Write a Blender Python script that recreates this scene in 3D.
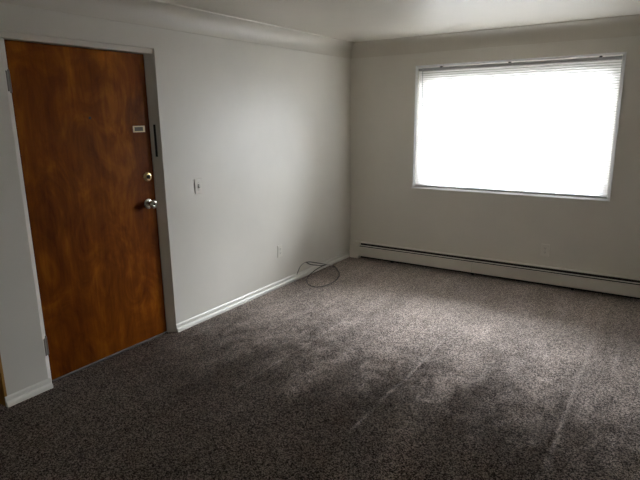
import bpy, bmesh, math, random
from mathutils import Vector, Matrix

for o in list(bpy.data.objects):
    bpy.data.objects.remove(o, do_unlink=True)
random.seed(7)
SC = bpy.context.scene
COL = SC.collection

# ------------------------------------------------------------------ camera
F_PX, YAW, PITCH, ROLL = 528.5858, 0.5859, 0.2302, -0.0131
CAM = Vector((3.0345, -5.2176, 1.605))
fwd = Vector((-math.sin(YAW) * math.cos(PITCH), math.cos(YAW) * math.cos(PITCH), -math.sin(PITCH)))
rgt = Vector((math.cos(YAW), math.sin(YAW), 0.0))
up = rgt.cross(fwd)
r2 = math.cos(ROLL) * rgt + math.sin(ROLL) * up
u2 = -math.sin(ROLL) * rgt + math.cos(ROLL) * up
cd = bpy.data.cameras.new('camera')
cd.sensor_fit = 'HORIZONTAL'
cd.sensor_width = 36.0
cd.lens = F_PX / 640.0 * 36.0
cd.clip_start = 0.05
cam = bpy.data.objects.new('camera', cd)
M = Matrix((r2, u2, -fwd)).transposed().to_4x4()
M.translation = CAM
cam.matrix_world = M
COL.objects.link(cam)
SC.camera = cam

# ------------------------------------------------------------------ overcast daylight, exposure
W = bpy.data.worlds.new('overcast_sky')
SC.world = W
W.use_nodes = True
bg = W.node_tree.nodes['Background']
bg.inputs['Color'].default_value = (0.97, 0.975, 1.0, 1)
bg.inputs['Strength'].default_value = 54.0
# CIE overcast luminance: three times brighter at the zenith than at the horizon
wn, wl_ = W.node_tree.nodes, W.node_tree.links
wtc = wn.new('ShaderNodeTexCoord')
wsx = wn.new('ShaderNodeSeparateXYZ')
wl_.new(wtc.outputs['Generated'], wsx.inputs[0])
wma = wn.new('ShaderNodeMapRange')
wma.inputs['From Min'].default_value = 0.0
wma.inputs['From Max'].default_value = 1.0
wma.inputs['To Min'].default_value = 0.45
wma.inputs['To Max'].default_value = 1.35
wl_.new(wsx.outputs['Z'], wma.inputs['Value'])
wmx = wn.new('ShaderNodeVectorMath')
wmx.operation = 'SCALE'
wmx.inputs[0].default_value = (0.96, 0.98, 1.07)
wl_.new(wma.outputs['Result'], wmx.inputs['Scale'])
wl_.new(wmx.outputs['Vector'], bg.inputs['Color'])
SC.view_settings.view_transform = 'Standard'
SC.view_settings.look = 'None'
SC.view_settings.gamma = 1.0
SC.view_settings.use_curve_mapping = False
SC.view_settings.exposure = 0.0
SC.cycles.use_denoising = True
SC.cycles.max_bounces = 14
SC.cycles.diffuse_bounces = 8
SC.cycles.transparent_max_bounces = 12
SC.cycles.sample_clamp_indirect = 8.0

# sampling portal for the sky light that enters through the window (gives off no light itself)
WX0, WX1, WZ0, WZ1 = 0.785, 2.600, 0.868, 2.072
pl = bpy.data.lights.new('window_portal', 'AREA')
pl.shape = 'RECTANGLE'
pl.size = WX1 - WX0
pl.size_y = WZ1 - WZ0
pl.cycles.is_portal = True
po = bpy.data.objects.new('window_portal', pl)
po.location = ((WX0 + WX1) / 2, 0.155, (WZ0 + WZ1) / 2)
po.rotation_euler = (math.radians(-90), 0, 0)
COL.objects.link(po)

# ------------------------------------------------------------------ measures (metres); left wall x=0, window wall y=0
ZC, ZK, CK = 2.2118, 2.3525, 0.1096      # cove foot, ceiling, cove reach
XR, YN = 4.70, -6.60                     # right wall, near wall
OL, OR, OT = -3.675, -2.660, 2.068       # entrance door opening
YE = -3.920                              # end of the left wall
YE2 = -4.90


# ------------------------------------------------------------------ mesh helpers
def mesh_obj(name, bm, mat, parent=None, smooth=False, bevel=0.0, angle=35):
    bmesh.ops.recalc_face_normals(bm, faces=bm.faces)
    me = bpy.data.meshes.new(name)
    bm.to_mesh(me)
    bm.free()
    if smooth:
        for p in me.polygons:
            p.use_smooth = True
        try:
            me.set_sharp_from_angle(angle=math.radians(angle))
        except Exception:
            pass
    me.materials.append(mat)
    ob = bpy.data.objects.new(name, me)
    COL.objects.link(ob)
    if parent is not None:
        ob.parent = parent
    if bevel > 0:
        b = ob.modifiers.new('bevel', 'BEVEL')
        b.width = bevel
        b.segments = 2
        b.limit_method = 'ANGLE'
    return ob


def box(bm, x0, x1, y0, y1, z0, z1):
    vs = [bm.verts.new((x, y, z)) for z in (z0, z1) for y in (y0, y1) for x in (x0, x1)]
    for f in ((0, 1, 3, 2), (4, 6, 7, 5), (0, 4, 5, 1), (2, 3, 7, 6), (0, 2, 6, 4), (1, 5, 7, 3)):
        bm.faces.new([vs[i] for i in f])


def bx(*a):
    bm = bmesh.new()
    box(bm, *a)
    return bm


def loft(bm, rings, close_ring=True, caps=True):
    R = [[bm.verts.new(p) for p in r] for r in rings]
    n = len(R[0])
    for a, b in zip(R[:-1], R[1:]):
        for i in range(n if close_ring else n - 1):
            j = (i + 1) % n
            bm.faces.new((a[i], a[j], b[j], b[i]))
    if caps and close_ring:
        bm.faces.new(R[0])
        bm.faces.new(R[-1])
    return R


def lathe(bm, prof, org, axis='x', seg=28):
    """prof: list of (distance along axis, radius)"""
    rings = []
    for d, r in prof:
        ring = []
        for k in range(seg):
            a = 2 * math.pi * k / seg
            c, s = r * math.cos(a), r * math.sin(a)
            if axis == 'x':
                ring.append((org[0] + d, org[1] + c, org[2] + s))
            elif axis == 'y':
                ring.append((org[0] + c, org[1] + d, org[2] + s))
            else:
                ring.append((org[0] + c, org[1] + s, org[2] + d))
        rings.append(ring)
    loft(bm, rings)


def catmull(pts, n=12):
    P = [Vector(p) for p in pts]
    P = [P[0] * 2 - P[1]] + P + [P[-1] * 2 - P[-2]]
    out = []
    for i in range(1, len(P) - 2):
        for k in range(n):
            t = k / n
            a, b, c, d = P[i - 1], P[i], P[i + 1], P[i + 2]
            out.append(0.5 * ((2 * b) + (c - a) * t + (2 * a - 5 * b + 4 * c - d) * t * t
                              + (3 * b - a - 3 * c + d) * t ** 3))
    out.append(P[-2])
    return out


def tube(bm, path, r, seg=8):
    path = [Vector(p) for p in path]
    rings = []
    n = None
    for i, p in enumerate(path):
        t = (path[min(i + 1, len(path) - 1)] - path[max(i - 1, 0)]).normalized()
        if n is None:
            n = t.orthogonal().normalized()
        n = (n - t * n.dot(t)).normalized()
        b = t.cross(n)
        rings.append([p + r * (math.cos(2 * math.pi * k / seg) * n + math.sin(2 * math.pi * k / seg) * b)
                      for k in range(seg)])
    loft(bm, rings)


def empty(name, loc):
    o = bpy.data.objects.new(name, None)
    o.empty_display_size = 0.05
    o.location = loc
    COL.objects.link(o)
    return o


def tag(o, label, cat, kind=None, group=None):
    o['label'] = label
    o['category'] = cat
    if kind:
        o['kind'] = kind
    if group:
        o['group'] = group
    return o


# ------------------------------------------------------------------ materials
def new_mat(name, col=(0.8, 0.8, 0.8), rough=0.5, metal=0.0, spec=0.5):
    m = bpy.data.materials.new(name)
    m.use_nodes = True
    b = m.node_tree.nodes['Principled BSDF']
    b.inputs['Base Color'].default_value = (*col, 1)
    b.inputs['Roughness'].default_value = rough
    b.inputs['Metallic'].default_value = metal
    b.inputs['Specular IOR Level'].default_value = spec
    return m, m.node_tree.nodes, m.node_tree.links, b


def noise(N, L, coord, scale, detail=3, rough=0.55, dist=0.0):
    n = N.new('ShaderNodeTexNoise')
    n.inputs['Scale'].default_value = scale
    n.inputs['Detail'].default_value = detail
    n.inputs['Roughness'].default_value = rough
    n.inputs['Distortion'].default_value = dist
    L.new(coord, n.inputs['Vector'])
    return n.outputs['Fac']


def ramp(N, L, src, stops):
    r = N.new('ShaderNodeValToRGB')
    e = r.color_ramp.elements
    e[0].position, e[0].color = stops[0][0], (*stops[0][1], 1)
    e[1].position, e[1].color = stops[-1][0], (*stops[-1][1], 1)
    for p, c in stops[1:-1]:
        x = e.new(p)
        x.color = (*c, 1)
    L.new(src, r.inputs['Fac'])
    return r.outputs['Color']


def mixc(N, L, fac, a, b, mode='MIX'):
    m = N.new('ShaderNodeMix')
    m.data_type = 'RGBA'
    m.blend_type = mode
    for s, v in ((0, fac), (6, a), (7, b)):
        if isinstance(v, (int, float)):
            m.inputs[s].default_value = v
        elif isinstance(v, tuple):
            m.inputs[s].default_value = (*v, 1)
        else:
            L.new(v, m.inputs[s])
    return m.outputs[2]


def math_n(N, L, op, a, b=None, c=None):
    m = N.new('ShaderNodeMath')
    m.operation = op
    for i, v in enumerate((a, b, c)):
        if v is None:
            continue
        if isinstance(v, (int, float)):
            m.inputs[i].default_value = v
        else:
            L.new(v, m.inputs[i])
    return m.outputs[0]


def bump(N, L, b, h, strength, dist):
    n = N.new('ShaderNodeBump')
    n.inputs['Strength'].default_value = strength
    n.inputs['Distance'].default_value = dist
    L.new(h, n.inputs['Height'])
    L.new(n.outputs['Normal'], b.inputs['Normal'])


def gen(N):
    return N.new('ShaderNodeTexCoord').outputs['Object']


def paint(name, col, rough=0.43, mott=0.03, spec=0.75, bstr=0.25):
    m, N, L, b = new_mat(name, col, rough, 0, spec)
    c = gen(N)
    big = noise(N, L, c, 1.6, 4)
    dk = tuple(v * (1 - mott * 1.6) for v in col)
    lt = tuple(min(1, v * (1 + mott)) for v in col)
    L.new(ramp(N, L, big, [(0.3, dk), (0.7, lt)]), b.inputs['Base Color'])
    roller = noise(N, L, c, 260, 2)
    wav = noise(N, L, c, 5, 2)
    h = math_n(N, L, 'ADD', math_n(N, L, 'MULTIPLY', roller, 0.15), wav)
    bump(N, L, b, h, bstr, 0.004)
    return m


M_wall = paint('wall_paint', (0.745, 0.715, 0.645))
M_ceil = paint('ceiling_paint', (0.67, 0.632, 0.55), 0.42, 0.03, 0.8)
M_trim = paint('trim_paint', (0.77, 0.745, 0.68), 0.35, 0.02)
M_frame = paint('door_frame_paint', (0.68, 0.645, 0.58), 0.4, 0.03)
M_heat = paint('heater_enamel', (0.74, 0.705, 0.635), 0.4, 0.03)
M_plate = paint('plate_plastic', (0.80, 0.77, 0.69), 0.35, 0.01, bstr=0.0)
M_plate2 = paint('painted_plate', (0.78, 0.75, 0.68), 0.4, 0.01, bstr=0.0)
M_black = new_mat('black_metal', (0.012, 0.011, 0.011), 0.5)[0]
M_dark = new_mat('dark_slot', (0.02, 0.018, 0.016), 0.7)[0]
M_rubber = new_mat('black_cable_jacket', (0.012, 0.012, 0.012), 0.4)[0]
M_strand = new_mat('grey_strand', (0.22, 0.21, 0.20), 0.5)[0]
M_steel = new_mat('steel', (0.62, 0.60, 0.56), 0.28, 1.0)[0]
M_chrome = new_mat('polished_nickel', (0.72, 0.69, 0.64), 0.12, 1.0)[0]
M_brass = new_mat('brass', (0.80, 0.62, 0.32), 0.25, 1.0)[0]
M_holder = new_mat('pale_brass', (0.60, 0.47, 0.27), 0.4, 0.5)[0]
M_sill = new_mat('worn_threshold', (0.07, 0.052, 0.04), 0.8)[0]
M_hinge = new_mat('shaded_hinge', (0.20, 0.185, 0.16), 0.4, 0.3)[0]  # darker than the frame: the shadow beside each hinge is put into this colour
M_card = new_mat('name_card', (0.09, 0.075, 0.05), 0.6)[0]
M_fin = new_mat('aluminium_fin', (0.20, 0.20, 0.20), 0.45, 1.0)[0]
M_outside = paint('outside_ground', (0.8, 0.8, 0.79), 0.9, 0.05, bstr=0.0)


def vinyl(name, col, t):
    m, N, L, b = new_mat(name, col, 0.4)
    tr = N.new('ShaderNodeBsdfTranslucent')
    tr.inputs['Color'].default_value = (*col, 1)
    mx = N.new('ShaderNodeMixShader')
    mx.inputs[0].default_value = t
    L.new(b.outputs[0], mx.inputs[1])
    L.new(tr.outputs[0], mx.inputs[2])
    L.new(mx.outputs[0], N['Material Output'].inputs['Surface'])
    return m


M_slat = vinyl('slat_enamel', (0.95, 0.94, 0.93), 0.75)
M_vinyl = vinyl('window_vinyl', (0.92, 0.92, 0.91), 0.45)
M_sash = new_mat('window_frame_enamel', (0.62, 0.61, 0.58), 0.4)[0]
M_brail = new_mat('bottom_rail_enamel', (0.75, 0.75, 0.77), 0.35)[0]
M_rail = new_mat('shaded_rail_enamel', (0.45, 0.45, 0.46), 0.35)[0]  # head rail darkened: its backlit shade is put into the colour

# clear glass
M_glass = bpy.data.materials.new('window_glass')
M_glass.use_nodes = True
N, L = M_glass.node_tree.nodes, M_glass.node_tree.links
N.remove(N['Principled BSDF'])
tp = N.new('ShaderNodeBsdfTransparent')
tp.inputs['Color'].default_value = (0.95, 0.97, 0.96, 1)
gl = N.new('ShaderNodeBsdfGlossy')
gl.inputs['Roughness'].default_value = 0.02
fr = N.new('ShaderNodeFresnel')
fr.inputs['IOR'].default_value = 1.3
mx = N.new('ShaderNodeMixShader')
L.new(fr.outputs[0], mx.inputs[0])
L.new(tp.outputs[0], mx.inputs[1])
L.new(gl.outputs[0], mx.inputs[2])
L.new(mx.outputs[0], N['Material Output'].inputs['Surface'])

# clear acrylic wand
M_wand = new_mat('clear_wand', (0.55, 0.56, 0.56), 0.2)[0]


# stained birch veneer
def wood(name, c0, c1, c2, rough=0.5):
    m, N, L, b = new_mat(name, c1, rough, 0, 0.08)
    co = gen(N)
    mp = N.new('ShaderNodeMapping')
    mp.inputs['Scale'].default_value = (1, 1, 0.09)
    L.new(co, mp.inputs['Vector'])
    g = noise(N, L, mp.outputs[0], 42, 6, 0.6, 0.6)
    mp2 = N.new('ShaderNodeMapping')
    mp2.inputs['Scale'].default_value = (1, 1, 0.55)
    L.new(co, mp2.inputs['Vector'])
    fig = noise(N, L, mp2.outputs[0], 5.0, 5, 0.6, 1.6)
    # slow vertical veneer leaves
    mp3 = N.new('ShaderNodeMapping')
    mp3.inputs['Scale'].default_value = (1, 1, 0.03)
    L.new(co, mp3.inputs['Vector'])
    leaf = noise(N, L, mp3.outputs[0], 7.0, 1)
    s = math_n(N, L, 'ADD', math_n(N, L, 'MULTIPLY', g, 0.20),
               math_n(N, L, 'ADD', math_n(N, L, 'MULTIPLY', fig, 0.48), math_n(N, L, 'MULTIPLY', leaf, 0.32)))
    L.new(ramp(N, L, s, [(0.36, c0), (0.5, c1), (0.64, c2)]), b.inputs['Base Color'])
    bump(N, L, b, g, 0.08, 0.002)
    return m


M_wood = wood('stained_birch', (0.085, 0.017, 0.0008), (0.168, 0.042, 0.0016), (0.30, 0.092, 0.0045))
M_wood2 = wood('stained_jamb', (0.30, 0.15, 0.035), (0.42, 0.22, 0.055), (0.52, 0.28, 0.08))

# carpet: short twisted pile, brown-grey, with lanes left by the vacuum cleaner and scuffed patches
M_carp, N, L, b = new_mat('carpet_pile', (0.1, 0.08, 0.07), 0.9, 0, 0.15)
co = gen(N)
vor = N.new('ShaderNodeTexVoronoi')
vor.inputs['Scale'].default_value = 190
L.new(co, vor.inputs['Vector'])
sv = N.new('ShaderNodeSeparateColor')
L.new(vor.outputs['Color'], sv.inputs[0])
tuft = sv.outputs[0]
tuft2 = noise(N, L, co, 150, 3, 0.75)
soil = noise(N, L, co, 1.1, 4, 0.6)
spk = math_n(N, L, 'ADD', math_n(N, L, 'MULTIPLY', tuft, 0.6), math_n(N, L, 'MULTIPLY', tuft2, 0.4))
base = ramp(N, L, spk, [(0.27, (0.018, 0.013, 0.010)), (0.50, (0.145, 0.113, 0.096)), (0.73, (0.50, 0.41, 0.355))])
# lanes run along y
sx = N.new('ShaderNodeSeparateXYZ')
L.new(co, sx.inputs[0])
lane_m = N.new('ShaderNodeMapping')
lane_m.inputs['Scale'].default_value = (1, 0.10, 1)
L.new(co, lane_m.inputs['Vector'])
lane = noise(N, L, lane_m.outputs[0], 4.2, 3, 0.6)
pat_m = N.new('ShaderNodeMapping')
pat_m.inputs['Rotation'].default_value = (0, 0, 0.5)
pat_m.inputs['Scale'].default_value = (1.0, 0.7, 1)
L.new(co, pat_m.inputs['Vector'])
patch = noise(N, L, pat_m.outputs[0], 2.6, 5, 0.62, 0.6)
nap = math_n(N, L, 'ADD', math_n(N, L, 'MULTIPLY', lane, 0.45),
             math_n(N, L, 'ADD', math_n(N, L, 'MULTIPLY', patch, 0.35), math_n(N, L, 'MULTIPLY', soil, 0.2)))
napc = ramp(N, L, nap, [(0.38, (0.78, 0.77, 0.76)), (0.52, (0.97, 0.97, 0.97)), (0.64, (1.22, 1.21, 1.20))])
col = mixc(N, L, 1.0, base, napc, 'MULTIPLY')
L.new(col, b.inputs['Base Color'])
b.inputs['Sheen Weight'].default_value = 0.3
b.inputs['Sheen Roughness'].default_value = 0.5
b.inputs['Sheen Tint'].default_value = (0.75, 0.68, 0.62, 1)
bn = N.new('ShaderNodeBump')
bn.inputs['Strength'].default_value = 0.7
bn.inputs['Distance'].default_value = 0.006
L.new(spk, bn.inputs['Height'])
# light falloff put into the shading normals: towards the window at the far end,
# away and darker at the near end, ragged turn between; vacuum lanes vary it
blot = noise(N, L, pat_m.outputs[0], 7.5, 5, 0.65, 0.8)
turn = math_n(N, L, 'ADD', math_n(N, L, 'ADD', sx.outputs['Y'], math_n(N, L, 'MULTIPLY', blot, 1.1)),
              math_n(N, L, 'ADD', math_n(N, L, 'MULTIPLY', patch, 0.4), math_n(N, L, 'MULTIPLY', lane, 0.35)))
falloff = N.new('ShaderNodeMapRange')
falloff.interpolation_type = 'SMOOTHSTEP'
falloff.inputs['From Min'].default_value = -2.2
falloff.inputs['From Max'].default_value = -0.15
falloff.inputs['To Min'].default_value = 0.55
falloff.inputs['To Max'].default_value = -0.11
L.new(turn, falloff.inputs['Value'])
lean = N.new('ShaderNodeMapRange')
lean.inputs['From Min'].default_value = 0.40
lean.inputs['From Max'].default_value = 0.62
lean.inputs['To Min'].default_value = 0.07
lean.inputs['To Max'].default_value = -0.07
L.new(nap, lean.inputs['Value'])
lean_y = math_n(N, L, 'ADD', falloff.outputs[0], lean.outputs[0])
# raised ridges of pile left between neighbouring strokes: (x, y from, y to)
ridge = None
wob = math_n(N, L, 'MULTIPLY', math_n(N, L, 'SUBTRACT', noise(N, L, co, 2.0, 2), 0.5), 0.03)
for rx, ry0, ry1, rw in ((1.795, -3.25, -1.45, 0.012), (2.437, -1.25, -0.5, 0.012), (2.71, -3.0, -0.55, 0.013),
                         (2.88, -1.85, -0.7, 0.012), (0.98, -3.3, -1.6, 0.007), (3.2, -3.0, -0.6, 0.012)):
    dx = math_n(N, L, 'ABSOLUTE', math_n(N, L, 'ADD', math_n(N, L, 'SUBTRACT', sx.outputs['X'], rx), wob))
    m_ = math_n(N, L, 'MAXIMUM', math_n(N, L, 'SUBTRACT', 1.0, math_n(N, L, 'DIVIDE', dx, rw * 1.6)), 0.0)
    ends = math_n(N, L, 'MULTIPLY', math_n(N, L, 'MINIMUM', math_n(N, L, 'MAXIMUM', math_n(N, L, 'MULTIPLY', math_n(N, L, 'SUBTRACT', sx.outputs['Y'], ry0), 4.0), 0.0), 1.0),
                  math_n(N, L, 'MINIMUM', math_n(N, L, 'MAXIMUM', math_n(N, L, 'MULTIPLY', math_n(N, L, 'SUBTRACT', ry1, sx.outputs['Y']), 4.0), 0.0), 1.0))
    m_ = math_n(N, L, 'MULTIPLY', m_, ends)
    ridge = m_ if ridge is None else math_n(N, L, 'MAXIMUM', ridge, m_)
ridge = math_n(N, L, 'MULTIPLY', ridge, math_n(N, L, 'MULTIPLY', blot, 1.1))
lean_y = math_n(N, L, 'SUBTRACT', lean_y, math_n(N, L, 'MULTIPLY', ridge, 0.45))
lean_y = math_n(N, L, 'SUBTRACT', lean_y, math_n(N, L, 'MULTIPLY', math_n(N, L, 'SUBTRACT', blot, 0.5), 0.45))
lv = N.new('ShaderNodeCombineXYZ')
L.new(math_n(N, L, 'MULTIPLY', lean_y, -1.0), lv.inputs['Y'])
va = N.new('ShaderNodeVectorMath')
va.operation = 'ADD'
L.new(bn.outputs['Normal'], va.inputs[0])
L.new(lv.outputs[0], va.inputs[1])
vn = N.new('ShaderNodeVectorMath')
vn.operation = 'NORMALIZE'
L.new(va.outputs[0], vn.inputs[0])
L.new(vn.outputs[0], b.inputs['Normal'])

# ------------------------------------------------------------------ floor, ceiling, walls
HX = -1.35                                # far side of the side hall
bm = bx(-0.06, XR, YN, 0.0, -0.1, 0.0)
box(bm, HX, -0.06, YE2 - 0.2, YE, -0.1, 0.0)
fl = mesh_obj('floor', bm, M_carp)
tag(fl, 'dark brown-grey cut pile carpet with vacuum lanes', 'carpet', 'structure')

bm = bx(-0.15, XR + 0.12, YN - 0.12, 0.18, ZK, ZK + 0.12)
box(bm, HX, -0.15, YE2 - 0.2, YE + 0.2, ZK, ZK + 0.12)
cl = mesh_obj('ceiling', bm, M_ceil)
tag(cl, 'smooth painted off-white ceiling above the coving', 'ceiling', 'structure')

bm = bx(-0.15, 0.0, OR, 0.0, -0.1, ZK)
box(bm, -0.15, 0.0, OL, OR, OT, ZK)
box(bm, -0.15, 0.0, YE, OL, -0.1, ZK)
box(bm, -0.15, 0.0, YE2, YE, 2.10, ZK)
box(bm, -0.15, 0.0, YN, YE2, -0.1, ZK)
o = mesh_obj('wall_left', bm, M_wall)
tag(o, 'pale grey painted wall with the wooden entrance door', 'wall', 'structure')

bm = bx(-0.15, WX0, 0.0, 0.18, -0.1, ZK)
box(bm, WX1, XR + 0.12, 0.0, 0.18, -0.1, ZK)
box(bm, WX0, WX1, 0.0, 0.18, -0.1, WZ0)
box(bm, WX0, WX1, 0.0, 0.18, WZ1, ZK)
o = mesh_obj('wall_far', bm, M_wall)
tag(o, 'shaded painted wall around the bright window', 'wall', 'structure')

o = mesh_obj('wall_right', bx(XR, XR + 0.12, YN, 0.0, -0.1, ZK), M_wall)
tag(o, 'painted wall on the right side of the room', 'wall', 'structure')
o = mesh_obj('wall_near', bx(-0.15, XR + 0.12, YN - 0.12, YN, -0.1, ZK), M_wall)
tag(o, 'painted wall behind the viewer', 'wall', 'structure')
bm = bx(HX - 0.1, HX, YE2 - 0.3, YE + 0.2, -0.1, ZK)
box(bm, HX, -0.15, YE, YE + 0.1, -0.1, ZK)
box(bm, HX, -0.15, YE2 - 0.3, YE2 - 0.2, -0.1, ZK)
o = mesh_obj('wall_hall', bm, M_wall)
tag(o, 'painted walls of the side hall through the wooden opening', 'wall', 'structure')

# ------------------------------------------------------------------ coving, mitred at the corners
prof = [(0.000, ZC - 0.006), (0.008, ZC - 0.006), (0.008, ZC)]
for k in range(1, 11):
    t = math.radians(90) * k / 10
    prof.append((0.008 + (CK - 0.008) * (1 - math.cos(t)), ZC + (ZK - 0.004 - ZC) * math.sin(t)))
prof += [(CK + 0.001, ZK - 0.0085), (CK + 0.006, ZK - 0.0085), (CK + 0.009, ZK - 0.003), (CK + 0.009, ZK), (0.0, ZK)]


def cove(name, f0, f1, label):
    bm = bmesh.new()
    loft(bm, [[f0(d, z) for d, z in prof], [f1(d, z) for d, z in prof]])
    o = mesh_obj(name, bm, M_ceil, smooth=True, angle=25)
    tag(o, label, 'coving', 'structure')


cove('trim_1', lambda d, z: (d, -d, z), lambda d, z: (d, YN + d, z), 'concave plaster coving above the wall with the door')
cove('trim_2', lambda d, z: (d, -d, z), lambda d, z: (XR - d, -d, z), 'concave plaster coving above the window wall')
cove('trim_3', lambda d, z: (XR - d, -d, z), lambda d, z: (XR - d, YN + d, z), 'concave plaster coving on the right side wall')
cove('trim_4', lambda d, z: (d, YN + d, z), lambda d, z: (XR - d, YN + d, z), 'concave plaster coving behind the viewer')

# ------------------------------------------------------------------ skirting: flat board + rounded shoe moulding
BBH = 0.062


def baseboard(name, y0, y1, label):
    root = empty(name, (0, (y0 + y1) / 2, 0))
    tag(root, label, 'baseboard', 'structure')
    ym = (y0 + y1) / 2
    bd = [(0.0, 0.0), (0.009, 0.0), (0.009, 0.050), (0.008, 0.055), (0.005, 0.059), (0.003, BBH), (0.0, BBH)]
    sh = [(0.009, 0.001), (0.0235, 0.001), (0.0235, 0.014), (0.022, 0.022), (0.018, 0.028), (0.0125, 0.032), (0.009, 0.033)]
    for nm, pr in (('board', bd), ('shoe_moulding', sh)):
        bm = bmesh.new()
        loft(bm, [[(x, y0 - ym, z) for x, z in pr], [(x, y1 - ym, z) for x, z in pr]])
        mesh_obj(nm, bm, M_trim, root, smooth=True, angle=40)


baseboard('baseboard_left', OR - 0.004, -0.066, 'cream baseboard with shoe moulding between door and heater')
baseboard('baseboard_door', -3.934, OL + 0.012, 'short cream baseboard left of the entrance door')

# stained wood lining of the opening at the end of the wall
root = empty('trim_5', (-0.075, (YE + YE2) / 2, 0))
tag(root, 'stained wood lining of the opening left of the door', 'door jamb', 'structure')
yc = (YE + YE2) / 2
mesh_obj('jamb_board', bx(-0.075, 0.077, YE - 0.014 - yc, YE - yc, 0.0, 2.10), M_wood2, root)
mesh_obj('jamb_board', bx(-0.075, 0.077, YE2 - yc, YE2 + 0.014 - yc, 0.0, 2.10), M_wood2, root)
mesh_obj('head_board', bx(-0.075, 0.077, YE2 + 0.014 - yc, YE - 0.014 - yc, 2.086, 2.10), M_wood2, root)

# ------------------------------------------------------------------ entrance door
DC = (OL + OR) / 2
door = empty('door_1', (0, DC, 0))
tag(door, 'reddish-brown flush wooden entrance door in a recessed painted frame', 'door', 'structure')
SPL, REC, HS = 0.047, 0.0515, 0.035
# (x, inset as a share of SPL)
fp = [(-0.005, 0.0), (-0.007, 0.03), (-REC, 1.0), (-0.098, 1.0), (-0.098, 1.32), (-0.15, 1.32), (-0.15, 0.0)]


for sgn in (-1, 1):
    bm = bmesh.new()
    edge = OL if sgn < 0 else OR
    ring = [(x, edge - sgn * SPL * q - DC) for x, q in fp]
    loft(bm, [[(x, y, z) for x, y in ring] for z in (0.0, OT)])
    mesh_obj('jamb', bm, M_frame, door)
hp = [(-0.020, 0.0), (-0.020, 0.003), (-0.012, 0.004), (-0.014, HS - 0.003), (-0.017, HS), (-0.098, HS), (-0.098, HS + 0.015), (-0.15, HS + 0.015), (-0.15, 0.0)]
bm = bmesh.new()
loft(bm, [[(x, y, OT - d) for x, d in hp] for y in (OL + 0.006 - DC, OR - 0.006 - DC)])
mesh_obj('head', bm, M_frame, door)
ly0, ly1, lz1 = OL + SPL + 0.002 - DC, OR - SPL - 0.003 - DC, OT - HS - 0.003
leaf = mesh_obj('leaf', bx(-REC - 0.044, -REC, ly0, ly1, 0.014, lz1), M_wood, door, bevel=0.002)
mesh_obj('threshold', bx(-0.15, -REC + 0.012, ly0 - 0.002, ly1 + 0.003, 0.0, 0.009), M_sill, door, bevel=0.003)


def P(y, z, x=-REC):
    return (x, y - DC, z)


# hinges: two leaves and a knuckle barrel
for zc in (1.812, 0.255):
    bm = bmesh.new()
    yk = OL + SPL - 0.006 - DC
    for i in range(5):
        a, c = zc - 0.055 + i * 0.022, zc - 0.055 + (i + 1) * 0.022 - 0.0008
        lathe(bm, [(a, 0.0065), (c, 0.0065)], (-REC + 0.010, yk, 0), 'z', 14)
    h = mesh_obj('hinge', bm, M_hinge, door, smooth=True)
    bm = bmesh.new()
    q0, q1 = Vector((-REC + 0.008, yk - 0.001, 0)), Vector((-0.018, OL + SPL * 0.30 - DC, 0))
    nrm = Vector((SPL, REC, 0)).normalized() * 0.004
    loft(bm, [[q0 + Vector((0, 0, z)), q1 + Vector((0, 0, z)), q1 + nrm + Vector((0, 0, z)), q0 + nrm + Vector((0, 0, z))]
              for z in (zc - 0.054, zc + 0.054)])
    mesh_obj('hinge_plate', bm, M_hinge, h)
    bm = bmesh.new()
    lathe(bm, [(zc + 0.055, 0.0045), (zc + 0.060, 0.0055), (zc + 0.063, 0.003)], (-REC + 0.010, yk, 0), 'z', 12)
    lathe(bm, [(zc - 0.063, 0.003), (zc - 0.060, 0.0055), (zc - 0.055, 0.0045)], (-REC + 0.010, yk, 0), 'z', 12)
    mesh_obj('hinge_pin', bm, M_hinge, h, smooth=True)

# knob with rose and turn button
KY, KZ = -2.778, 1.012
bm = bmesh.new()
kp = [(0, 0.033), (0.004, 0.033), (0.009, 0.028), (0.011, 0.016), (0.024, 0.013), (0.030, 0.014), (0.034, 0.020),
      (0.041, 0.026), (0.050, 0.028), (0.058, 0.026), (0.064, 0.020), (0.066, 0.012), (0.064, 0.009)]
lathe(bm, [(d * 1.05, r * 1.15) for d, r in kp], P(KY, KZ), 'x')
knob = mesh_obj('door_knob', bm, M_chrome, door, smooth=True, angle=50)
knob['label'] = 'polished metal door knob'
bm = bmesh.new()
box(bm, -REC + 0.065, -REC + 0.076, KY - 0.002 - DC, KY + 0.002 - DC, KZ - 0.007, KZ + 0.007)
mesh_obj('turn_button', bm, M_dark, knob, bevel=0.001)
# deadbolt with thumb turn
BY, BZ = -2.772, 1.204
bm = bmesh.new()
lathe(bm, [(0, 0.036), (0.006, 0.036), (0.015, 0.031), (0.019, 0.025), (0.019, 0.017), (0.015, 0.016)], P(BY, BZ), 'x')
db = mesh_obj('deadbolt', bm, M_brass, door, smooth=True, angle=50)
db['label'] = 'round brass deadbolt'
bm = bmesh.new()
lathe(bm, [(0.013, 0.0145), (0.021, 0.0145), (0.023, 0.010)], P(BY, BZ), 'x', 20)
box(bm, -REC + 0.018, -REC + 0.034, BY - 0.003 - DC, BY + 0.003 - DC, BZ - 0.013, BZ + 0.013)
mesh_obj('thumb_turn', bm, M_dark, db, bevel=0.001)
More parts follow.
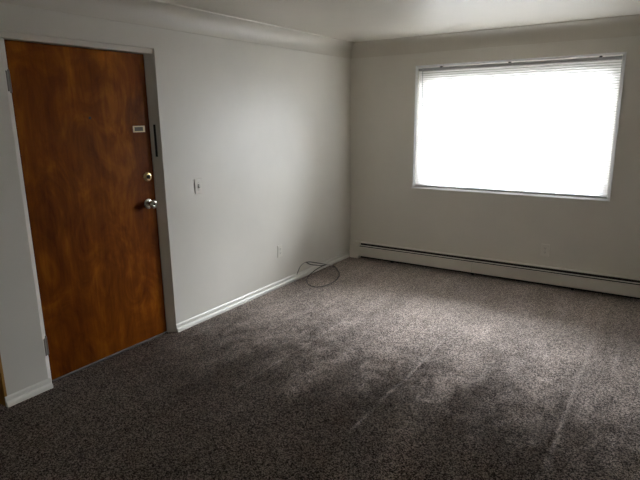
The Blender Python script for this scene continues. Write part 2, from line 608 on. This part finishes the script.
# name card holder
ny0, ny1, nz0, nz1 = -2.852 - DC, -2.756 - DC, 1.513, 1.556
bm = bmesh.new()
for a in ((ny0, ny1, nz0, nz0 + 0.008), (ny0, ny1, nz1 - 0.008, nz1), (ny0, ny0 + 0.010, nz0 + 0.008, nz1 - 0.008),
          (ny1 - 0.014, ny1, nz0 + 0.008, nz1 - 0.008)):
    box(bm, -REC, -REC + 0.006, *a)
nh = mesh_obj('name_card_holder', bm, M_holder, door, bevel=0.0012)
nh['label'] = 'small brass card holder'
mesh_obj('name_card', bx(-REC, -REC + 0.002, ny0 + 0.010, ny1 - 0.014, nz0 + 0.008, nz1 - 0.008), M_card, nh)
# peephole
bm = bmesh.new()
lathe(bm, [(0, 0.0085), (0.002, 0.0085), (0.003, 0.006), (0.001, 0.005)], P(-3.166, 1.612), 'x', 18)
mesh_obj('peephole', bm, M_black, door, smooth=True)


# black metal strip and strike plates screwed to the splayed latch jamb
def splay_plate(name, dmid, wid, z0, z1, mat, th=0.003):
    t = Vector((-REC, -SPL, 0)).normalized()
    n = Vector((SPL, -REC, 0)).normalized()
    c = Vector((-dmid, OR - SPL * dmid / REC - DC, 0)) + n * 0.0005
    bm = bmesh.new()
    ring = [c - t * wid / 2, c + t * wid / 2, c + t * wid / 2 + n * th, c - t * wid / 2 + n * th]
    loft(bm, [[p + Vector((0, 0, z)) for p in ring] for z in (z0, z1)])
    return mesh_obj(name, bm, mat, door, bevel=0.0006)


splay_plate('door_guard', 0.029, 0.015, 1.338, 1.562, M_black, 0.006)['label'] = 'long black metal strip on the latch jamb'
splay_plate('strike_plate', 0.0455, 0.011, 1.175, 1.235, M_frame)
splay_plate('strike_plate', 0.0455, 0.011, 0.985, 1.045, M_frame)

# ------------------------------------------------------------------ switch and outlets on the left wall
def plate_mesh(w, h, t, ax):
    """bevelled plate; ax 'x' stands off the left wall (+x), 'y' off the far wall (-y)"""
    bm = bmesh.new()
    rings = []
    for d, s in ((0.0, 0.0), (t * 0.45, 0.0), (t, 0.0035)):
        a, b_ = w / 2 - s, h / 2 - s
        rings.append([(d, -a, -b_), (d, a, -b_), (d, a, b_), (d, -a, b_)] if ax == 'x'
                     else [(-a, -d, -b_), (a, -d, -b_), (a, -d, b_), (-a, -d, b_)])
    loft(bm, rings)
    return bm


def pbox(ax, d0, d1, s0, s1, z0, z1):
    return bx(d0, d1, s0, s1, z0, z1) if ax == 'x' else bx(s0, s1, -d1, -d0, z0, z1)


def screw(ax, z, parent, mat, t):
    bm = bmesh.new()
    lathe(bm, [(t * 0.8, 0.0034), (t + 0.0006, 0.0034), (t + 0.0012, 0.002)] if ax == 'x'
          else [(-t * 0.8, 0.0034), (-t - 0.0006, 0.0034), (-t - 0.0012, 0.002)], (0, 0, z), ax, 12)
    mesh_obj('screw', bm, mat, parent, smooth=True)


# light switch
sw = empty('light_switch', (0, -2.340, 1.090))
tag(sw, 'cream toggle light switch on the wall right of the door', 'light switch')
T = 0.006
mesh_obj('plate', plate_mesh(0.074, 0.118, T, 'x'), M_plate, sw)
mesh_obj('toggle_bezel', bx(T * 0.9, T + 0.0015, -0.0065, 0.0065, -0.0135, 0.0135), M_dark, sw)
bm = bmesh.new()
loft(bm, [[(T, -0.0045, -0.004), (T, 0.0045, -0.004), (T, 0.0045, 0.008), (T, -0.0045, 0.008)],
          [(T + 0.016, -0.0035, -0.012), (T + 0.016, 0.0035, -0.012), (T + 0.017, 0.0035, -0.006), (T + 0.017, -0.0035, -0.006)]])
mesh_obj('toggle', bm, M_plate, sw, bevel=0.001)
for z in (-0.030, 0.030):
    screw('x', z, sw, M_steel, T)


def outlet(ax, loc, label, mat):
    r = empty('wall_outlet', loc)
    tag(r, label, 'outlet', group='wall outlets')
    mesh_obj('plate', plate_mesh(0.074, 0.118, T, ax), mat, r)
    for z in (-0.0195, 0.0195):
        bm = bmesh.new()
        prof_ = []
        for k in range(20):
            a = 2 * math.pi * k / 20
            prof_.append((max(-0.0150, min(0.0150, 0.0172 * math.cos(a))), 0.0140 * math.sin(a)))
        rings = [[(d, s, z + q) if ax == 'x' else (s, -d, z + q) for s, q in prof_] for d in (T * 0.8, T + 0.0018)]
        loft(bm, rings)
        rc = mesh_obj('receptacle', bm, mat, r)
        t = T + 0.0018
        for s in (-0.0063, 0.0063):
            mesh_obj('slot', pbox(ax, t - 0.001, t + 0.0003, s - 0.0013, s + 0.0013, z - 0.001, z + 0.0075), M_dark, rc)
        mesh_obj('ground_hole', pbox(ax, t - 0.001, t + 0.0003, -0.0022, 0.0022, z - 0.0085, z - 0.0042), M_dark, rc)
    screw(ax, 0.0, r, M_steel, T)


outlet('x', (0, -1.344, 0.352), 'cream duplex outlet low on the wall with the door', M_plate)
outlet('y', (2.131, 0, 0.341), 'beige duplex outlet on the window wall above the heater', M_plate2)

# ------------------------------------------------------------------ window
win = empty('window_1', ((WX0 + WX1) / 2, 0, WZ0))
tag(win, 'wide white-framed window with blown-out daylight', 'window', 'structure')
cx, cz = (WX0 + WX1) / 2, WZ0
hw, hh = (WX1 - WX0) / 2, WZ1 - WZ0


def fbox(name, x0, x1, y0, y1, z0, z1, mat, bev=0.0, parent=win):
    return mesh_obj(name, bx(x0 - cx, x1 - cx, y0, y1, z0 - cz, z1 - cz), mat, parent, bevel=bev)


# frame and sash set back in the wall
FW = 0.080
fbox('frame_stile', WX0, WX0 + FW, 0.100, 0.150, WZ0, WZ1, M_sash, 0.003)
fbox('frame_stile', WX1 - FW, WX1, 0.100, 0.150, WZ0, WZ1, M_sash, 0.003)
fbox('frame_rail', WX0 + FW, WX1 - FW, 0.100, 0.150, WZ1 - 0.160, WZ1, M_sash, 0.003)
fbox('frame_rail', WX0 + FW, WX1 - FW, 0.100, 0.150, WZ0, WZ0 + 0.05, M_sash, 0.003)
fbox('pane', WX0 + FW, WX1 - FW, 0.117, 0.121, WZ0 + 0.05, WZ1 - 0.160, M_glass)


# splayed casing bead around the opening
def bead(name, pts0, pts1):
    bm = bmesh.new()
    loft(bm, [pts0, pts1])
    return mesh_obj(name, bm, M_vinyl, win)


def cprof(w):   # (outward from opening, y)
    return [(0.0, 0.010), (-0.003, 0.001), (w - 0.003, -0.022), (w, -0.022), (w, 0.0), (0.0, 0.0)]


wl, wr, wt = 0.015, 0.023, 0.015


def side(sgn, w):
    a, c = [], []
    for (d, y), (dt, _) in zip(cprof(w), cprof(wt)):
        x = sgn * (hw + d)
        a.append((x, y, 0.0))
        c.append((x, y, hh + dt))
    return a, c


bead('casing', *side(-1, wl))
bead('casing', *side(1, wr))
a, c = [], []
for (d, y), (dl, _), (dr, _) in zip(cprof(wt), cprof(wl), cprof(wr)):
    a.append((-hw - dl, y, hh + d))
    c.append((hw + dr, y, hh + d))
bead('casing', a, c)
# stool: white sill board with a rounded nose
sp = [(0.100, 0.0), (-0.002, 0.0), (-0.012, -0.003), (-0.026, -0.013), (-0.029, -0.017), (-0.026, -0.020), (0.100, -0.020)]
bm = bmesh.new()
loft(bm, [[(x, y, z) for y, z in sp] for x in (-hw, hw)])
bm2 = bm
# horns of the sill lap onto the wall
loft(bm, [[(x, y, z) for y, z in [(min(q, 0.0), r_) for q, r_ in sp]] for x in (-hw - 0.022, -hw)])
loft(bm, [[(x, y, z) for y, z in [(min(q, 0.0), r_) for q, r_ in sp]] for x in (hw, hw + 0.022)])
mesh_obj('sill', bm, M_vinyl, win)

# ------------------------------------------------------------------ mini blind hung inside the opening
bl = empty('window_blind', (cx, 0.018, WZ0))
tag(bl, 'open white horizontal mini blind filling the window', 'blind')
BW = hw - 0.006


def bbox(name, x0, x1, y0, y1, z0, z1, mat, bev=0.0, parent=bl):
    return mesh_obj(name, bx(x0, x1, y0, y1, z0, z1), mat, parent, bevel=bev)


ztop = hh - 0.002
# U-shaped head rail
bm = bmesh.new()
u = [(-0.0125, ztop - 0.036), (0.0125, ztop - 0.036), (0.0125, ztop - 0.010), (0.0115, ztop - 0.010), (0.0115, ztop - 0.035),
     (-0.0115, ztop - 0.035), (-0.0115, ztop - 0.010), (-0.0125, ztop - 0.010)]
loft(bm, [[(x, y, z) for y, z in u] for x in (-BW, BW)])
hr = mesh_obj('head_rail', bm, M_rail, bl)
for wx in (1.029, 1.685, 2.434):
    x = wx - cx
    bbox('bracket', x - 0.011, x + 0.011, -0.0155, 0.014, ztop - 0.012, ztop + 0.001, M_black, 0.001)
# slats: crowned strips of painted aluminium
ZS0, ZS1, NS = 0.037, ztop - 0.050, 54
bm = bmesh.new()
th, wd = 0.0005, 0.0125
tilt = math.radians(43)
topp, botp = [], []
for k in range(7):
    s = -1 + 2 * k / 6
    y, z = s * wd, 0.0022 * (1 - s * s)
    topp.append((y * math.cos(tilt) - z * math.sin(tilt), y * math.sin(tilt) + z * math.cos(tilt)))
botp = [(y, z - th) for y, z in reversed(topp)]
ring = topp + botp
loft(bm, [[(x, y, z) for y, z in ring] for x in (-BW + 0.002, BW - 0.002)])
sl0 = mesh_obj('slat', bm, M_slat, bl, smooth=True, angle=60)
for i in range(NS):
    s = sl0 if i == 0 else sl0.copy()
    if i:
        COL.objects.link(s)
        s.parent = bl
    s.location = (0, 0, ZS0 + (ZS1 - ZS0) * i / (NS - 1))
# bottom rail
bm = bmesh.new()
br = [(-0.011, 0.007), (-0.0125, 0.013), (-0.010, 0.020), (0.010, 0.020), (0.0125, 0.013), (0.011, 0.007)]
loft(bm, [[(x, y, z) for y, z in br] for x in (-BW + 0.002, BW - 0.002)])
brail = mesh_obj('bottom_rail', bm, M_brail, bl)
for wx in (0.93, 1.24, 1.555, 1.86, 2.18, 2.485):
    x = wx - cx
    mesh_obj('glint_block', bx(x - 0.008, x + 0.008, -0.0138, -0.0100, 0.007, 0.020), M_slat, brail, bevel=0.001)  # white blocks added as glints along the bottom rail
# ladder cords
for wx in (0.95, 1.555, 1.86, 2.49):
    bm = bmesh.new()
    for yy in (-0.0132, 0.0132):
        tube(bm, [(wx - cx, yy, 0.013), (wx - cx, yy, ztop - 0.03)], 0.0008, 6)
    mesh_obj('ladder_cord', bm, M_slat, bl)
# tilt wand
bm = bmesh.new()
xw = 0.842 - cx
tube(bm, [(xw, -0.022, ztop - 0.026), (xw, -0.024, ztop - 0.045), (xw + 0.012, -0.026, 1.28 - WZ0)], 0.0032, 6)
wand = mesh_obj('tilt_wand', bm, M_wand, bl)
bm = bmesh.new()
tube(bm, [(xw, -0.010, ztop - 0.022), (xw, -0.022, ztop - 0.022), (xw, -0.022, ztop - 0.030)], 0.0022, 6)
mesh_obj('wand_hook', bm, M_steel, wand)

# ------------------------------------------------------------------ baseboard heater along the window wall
HX0, HX1 = 0.026, 4.55
ht = empty('baseboard_heater', (HX0, 0, 0))
tag(ht, 'long cream baseboard heater with a dark slot below the window', 'heater')


def hprism(name, pr, x0, x1, mat, parent=ht):
    bm = bmesh.new()
    loft(bm, [[(x - HX0, y, z) for y, z in pr] for x in (x0, x1)])
    return mesh_obj(name, bm, mat, parent)


def sheet(pts, t=0.0012):
    """closed thin section from an open polyline in (y, z)"""
    out = []
    for i, p in enumerate(pts):
        a = Vector(pts[max(i - 1, 0)])
        c = Vector(pts[min(i + 1, len(pts) - 1)])
        d = (c - a).normalized()
        out.append((p[0] - d.y * t, p[1] + d.x * t))
    return list(pts) + out[::-1]


EC = 0.142                     # inner end of the end cap
hprism('back_panel', [(-0.001, 0.001), (-0.003, 0.001), (-0.003, 0.180), (-0.001, 0.180)], EC, HX1, M_dark)
hprism('hood', sheet([(-0.001, 0.190), (-0.030, 0.188), (-0.038, 0.185), (-0.040, 0.181)]), EC, HX1, M_heat)
SEAM = 1.461
fpz = [(-0.060, 0.143), (-0.063, 0.142), (-0.065, 0.138), (-0.065, 0.038), (-0.063, 0.033), (-0.058, 0.031)]
hprism('front_panel', sheet(fpz), EC, SEAM - 0.001, M_heat)
hprism('front_panel', sheet(fpz), SEAM + 0.001, HX1, M_heat)
hprism('damper', sheet([(-0.046, 0.160), (-0.052, 0.157), (-0.053, 0.152)]), EC + 0.01, HX1, M_heat)
hprism('baffle', [(-0.004, 0.150), (-0.050, 0.136), (-0.050, 0.134), (-0.004, 0.148)], EC, HX1, M_dark)
# end cap
bm = bmesh.new()
ep = [(-0.001, 0.0), (-0.0665, 0.0), (-0.0665, 0.142), (-0.063, 0.150), (-0.044, 0.186), (-0.038, 0.191), (-0.001, 0.193)]
loft(bm, [[(x - HX0, y, z) for y, z in ep] for x in (HX0, EC)])
mesh_obj('end_cap', bm, M_heat, ht, bevel=0.002)
# pipe and fins inside
bm = bmesh.new()
tube(bm, [(EC - HX0, -0.030, 0.085), (HX1 - HX0, -0.030, 0.085)], 0.011, 10)
mesh_obj('pipe', bm, M_fin, ht, smooth=True)
bm = bmesh.new()
x = EC + 0.03
while x < HX1 - 0.02:
    box(bm, x - HX0, x + 0.0006 - HX0, -0.056, -0.006, 0.055, 0.118)
    x += 0.008
fins = mesh_obj('fins', bm, M_fin, ht)
fins['kind'] = 'stuff'
# feet that carry the front
for wx in (0.55, 1.461, 2.4, 3.4):
    mesh_obj('support_bracket', bx(wx - 0.012 - HX0, wx + 0.012 - HX0, -0.030, -0.004, 0.0, 0.060), M_dark, ht)

# ------------------------------------------------------------------ loose cable on the carpet by the wall
cb = empty('coaxial_cable', (0.15, -0.85, 0))
tag(cb, 'loose black cable looped on the carpet against the baseboard', 'cable')
O = Vector((0.15, -0.85, 0))
pa = [(0.028, -1.115, 0.058), (0.030, -1.100, 0.085), (0.032, -1.064, 0.128), (0.032, -1.011, 0.150), (0.032, -0.962, 0.153)]
pb = [(0.032, -0.962, 0.153), (0.032, -0.900, 0.142), (0.032, -0.831, 0.122), (0.032, -0.699, 0.078), (0.036, -0.590, 0.040),
      (0.050, -0.520, 0.014), (0.072, -0.498, 0.005), (0.115, -0.520, 0.005), (0.168, -0.576, 0.005), (0.268, -0.689, 0.005),
      (0.319, -0.782, 0.005), (0.364, -0.914, 0.005), (0.382, -1.036, 0.005), (0.366, -1.137, 0.005), (0.333, -1.193, 0.005),
      (0.280, -1.205, 0.005), (0.198, -1.166, 0.005), (0.120, -1.080, 0.005), (0.070, -0.985, 0.008), (0.047, -0.890, 0.019),
      (0.045, -0.777, 0.038), (0.042, -0.661, 0.043), (0.036, -0.602, 0.034), (0.034, -0.660, 0.046), (0.033, -0.738, 0.066),
      (0.033, -0.868, 0.106), (0.034, -0.945, 0.144)]
bm = bmesh.new()
tube(bm, [p - O for p in catmull(pa, 8)], 0.0028, 8)  # thin grey tube from the baseboard up to the black cord
mesh_obj('strand', bm, M_strand, cb, smooth=True)['label'] = 'thin grey lead from the wall'
bm = bmesh.new()
tube(bm, [p - O for p in catmull(pb, 10)], 0.0043, 8)
mesh_obj('cord', bm, M_rubber, cb, smooth=True)
bm = bmesh.new()
tube(bm, [Vector((0.044, -0.585, 0.040)) - O, Vector((0.052, -0.525, 0.020)) - O], 0.0085, 10)
tube(bm, [Vector((0.052, -0.525, 0.020)) - O, Vector((0.060, -0.500, 0.012)) - O], 0.0065, 6)
mesh_obj('connector', bm, M_steel, cb)

# ------------------------------------------------------------------ ground outside the window
bm = bx(-60, 60, 0.3, 120, -1.2, -1.0)
o = mesh_obj('ground_outside', bm, M_outside)
tag(o, 'pale open ground outside the window', 'ground', 'structure')
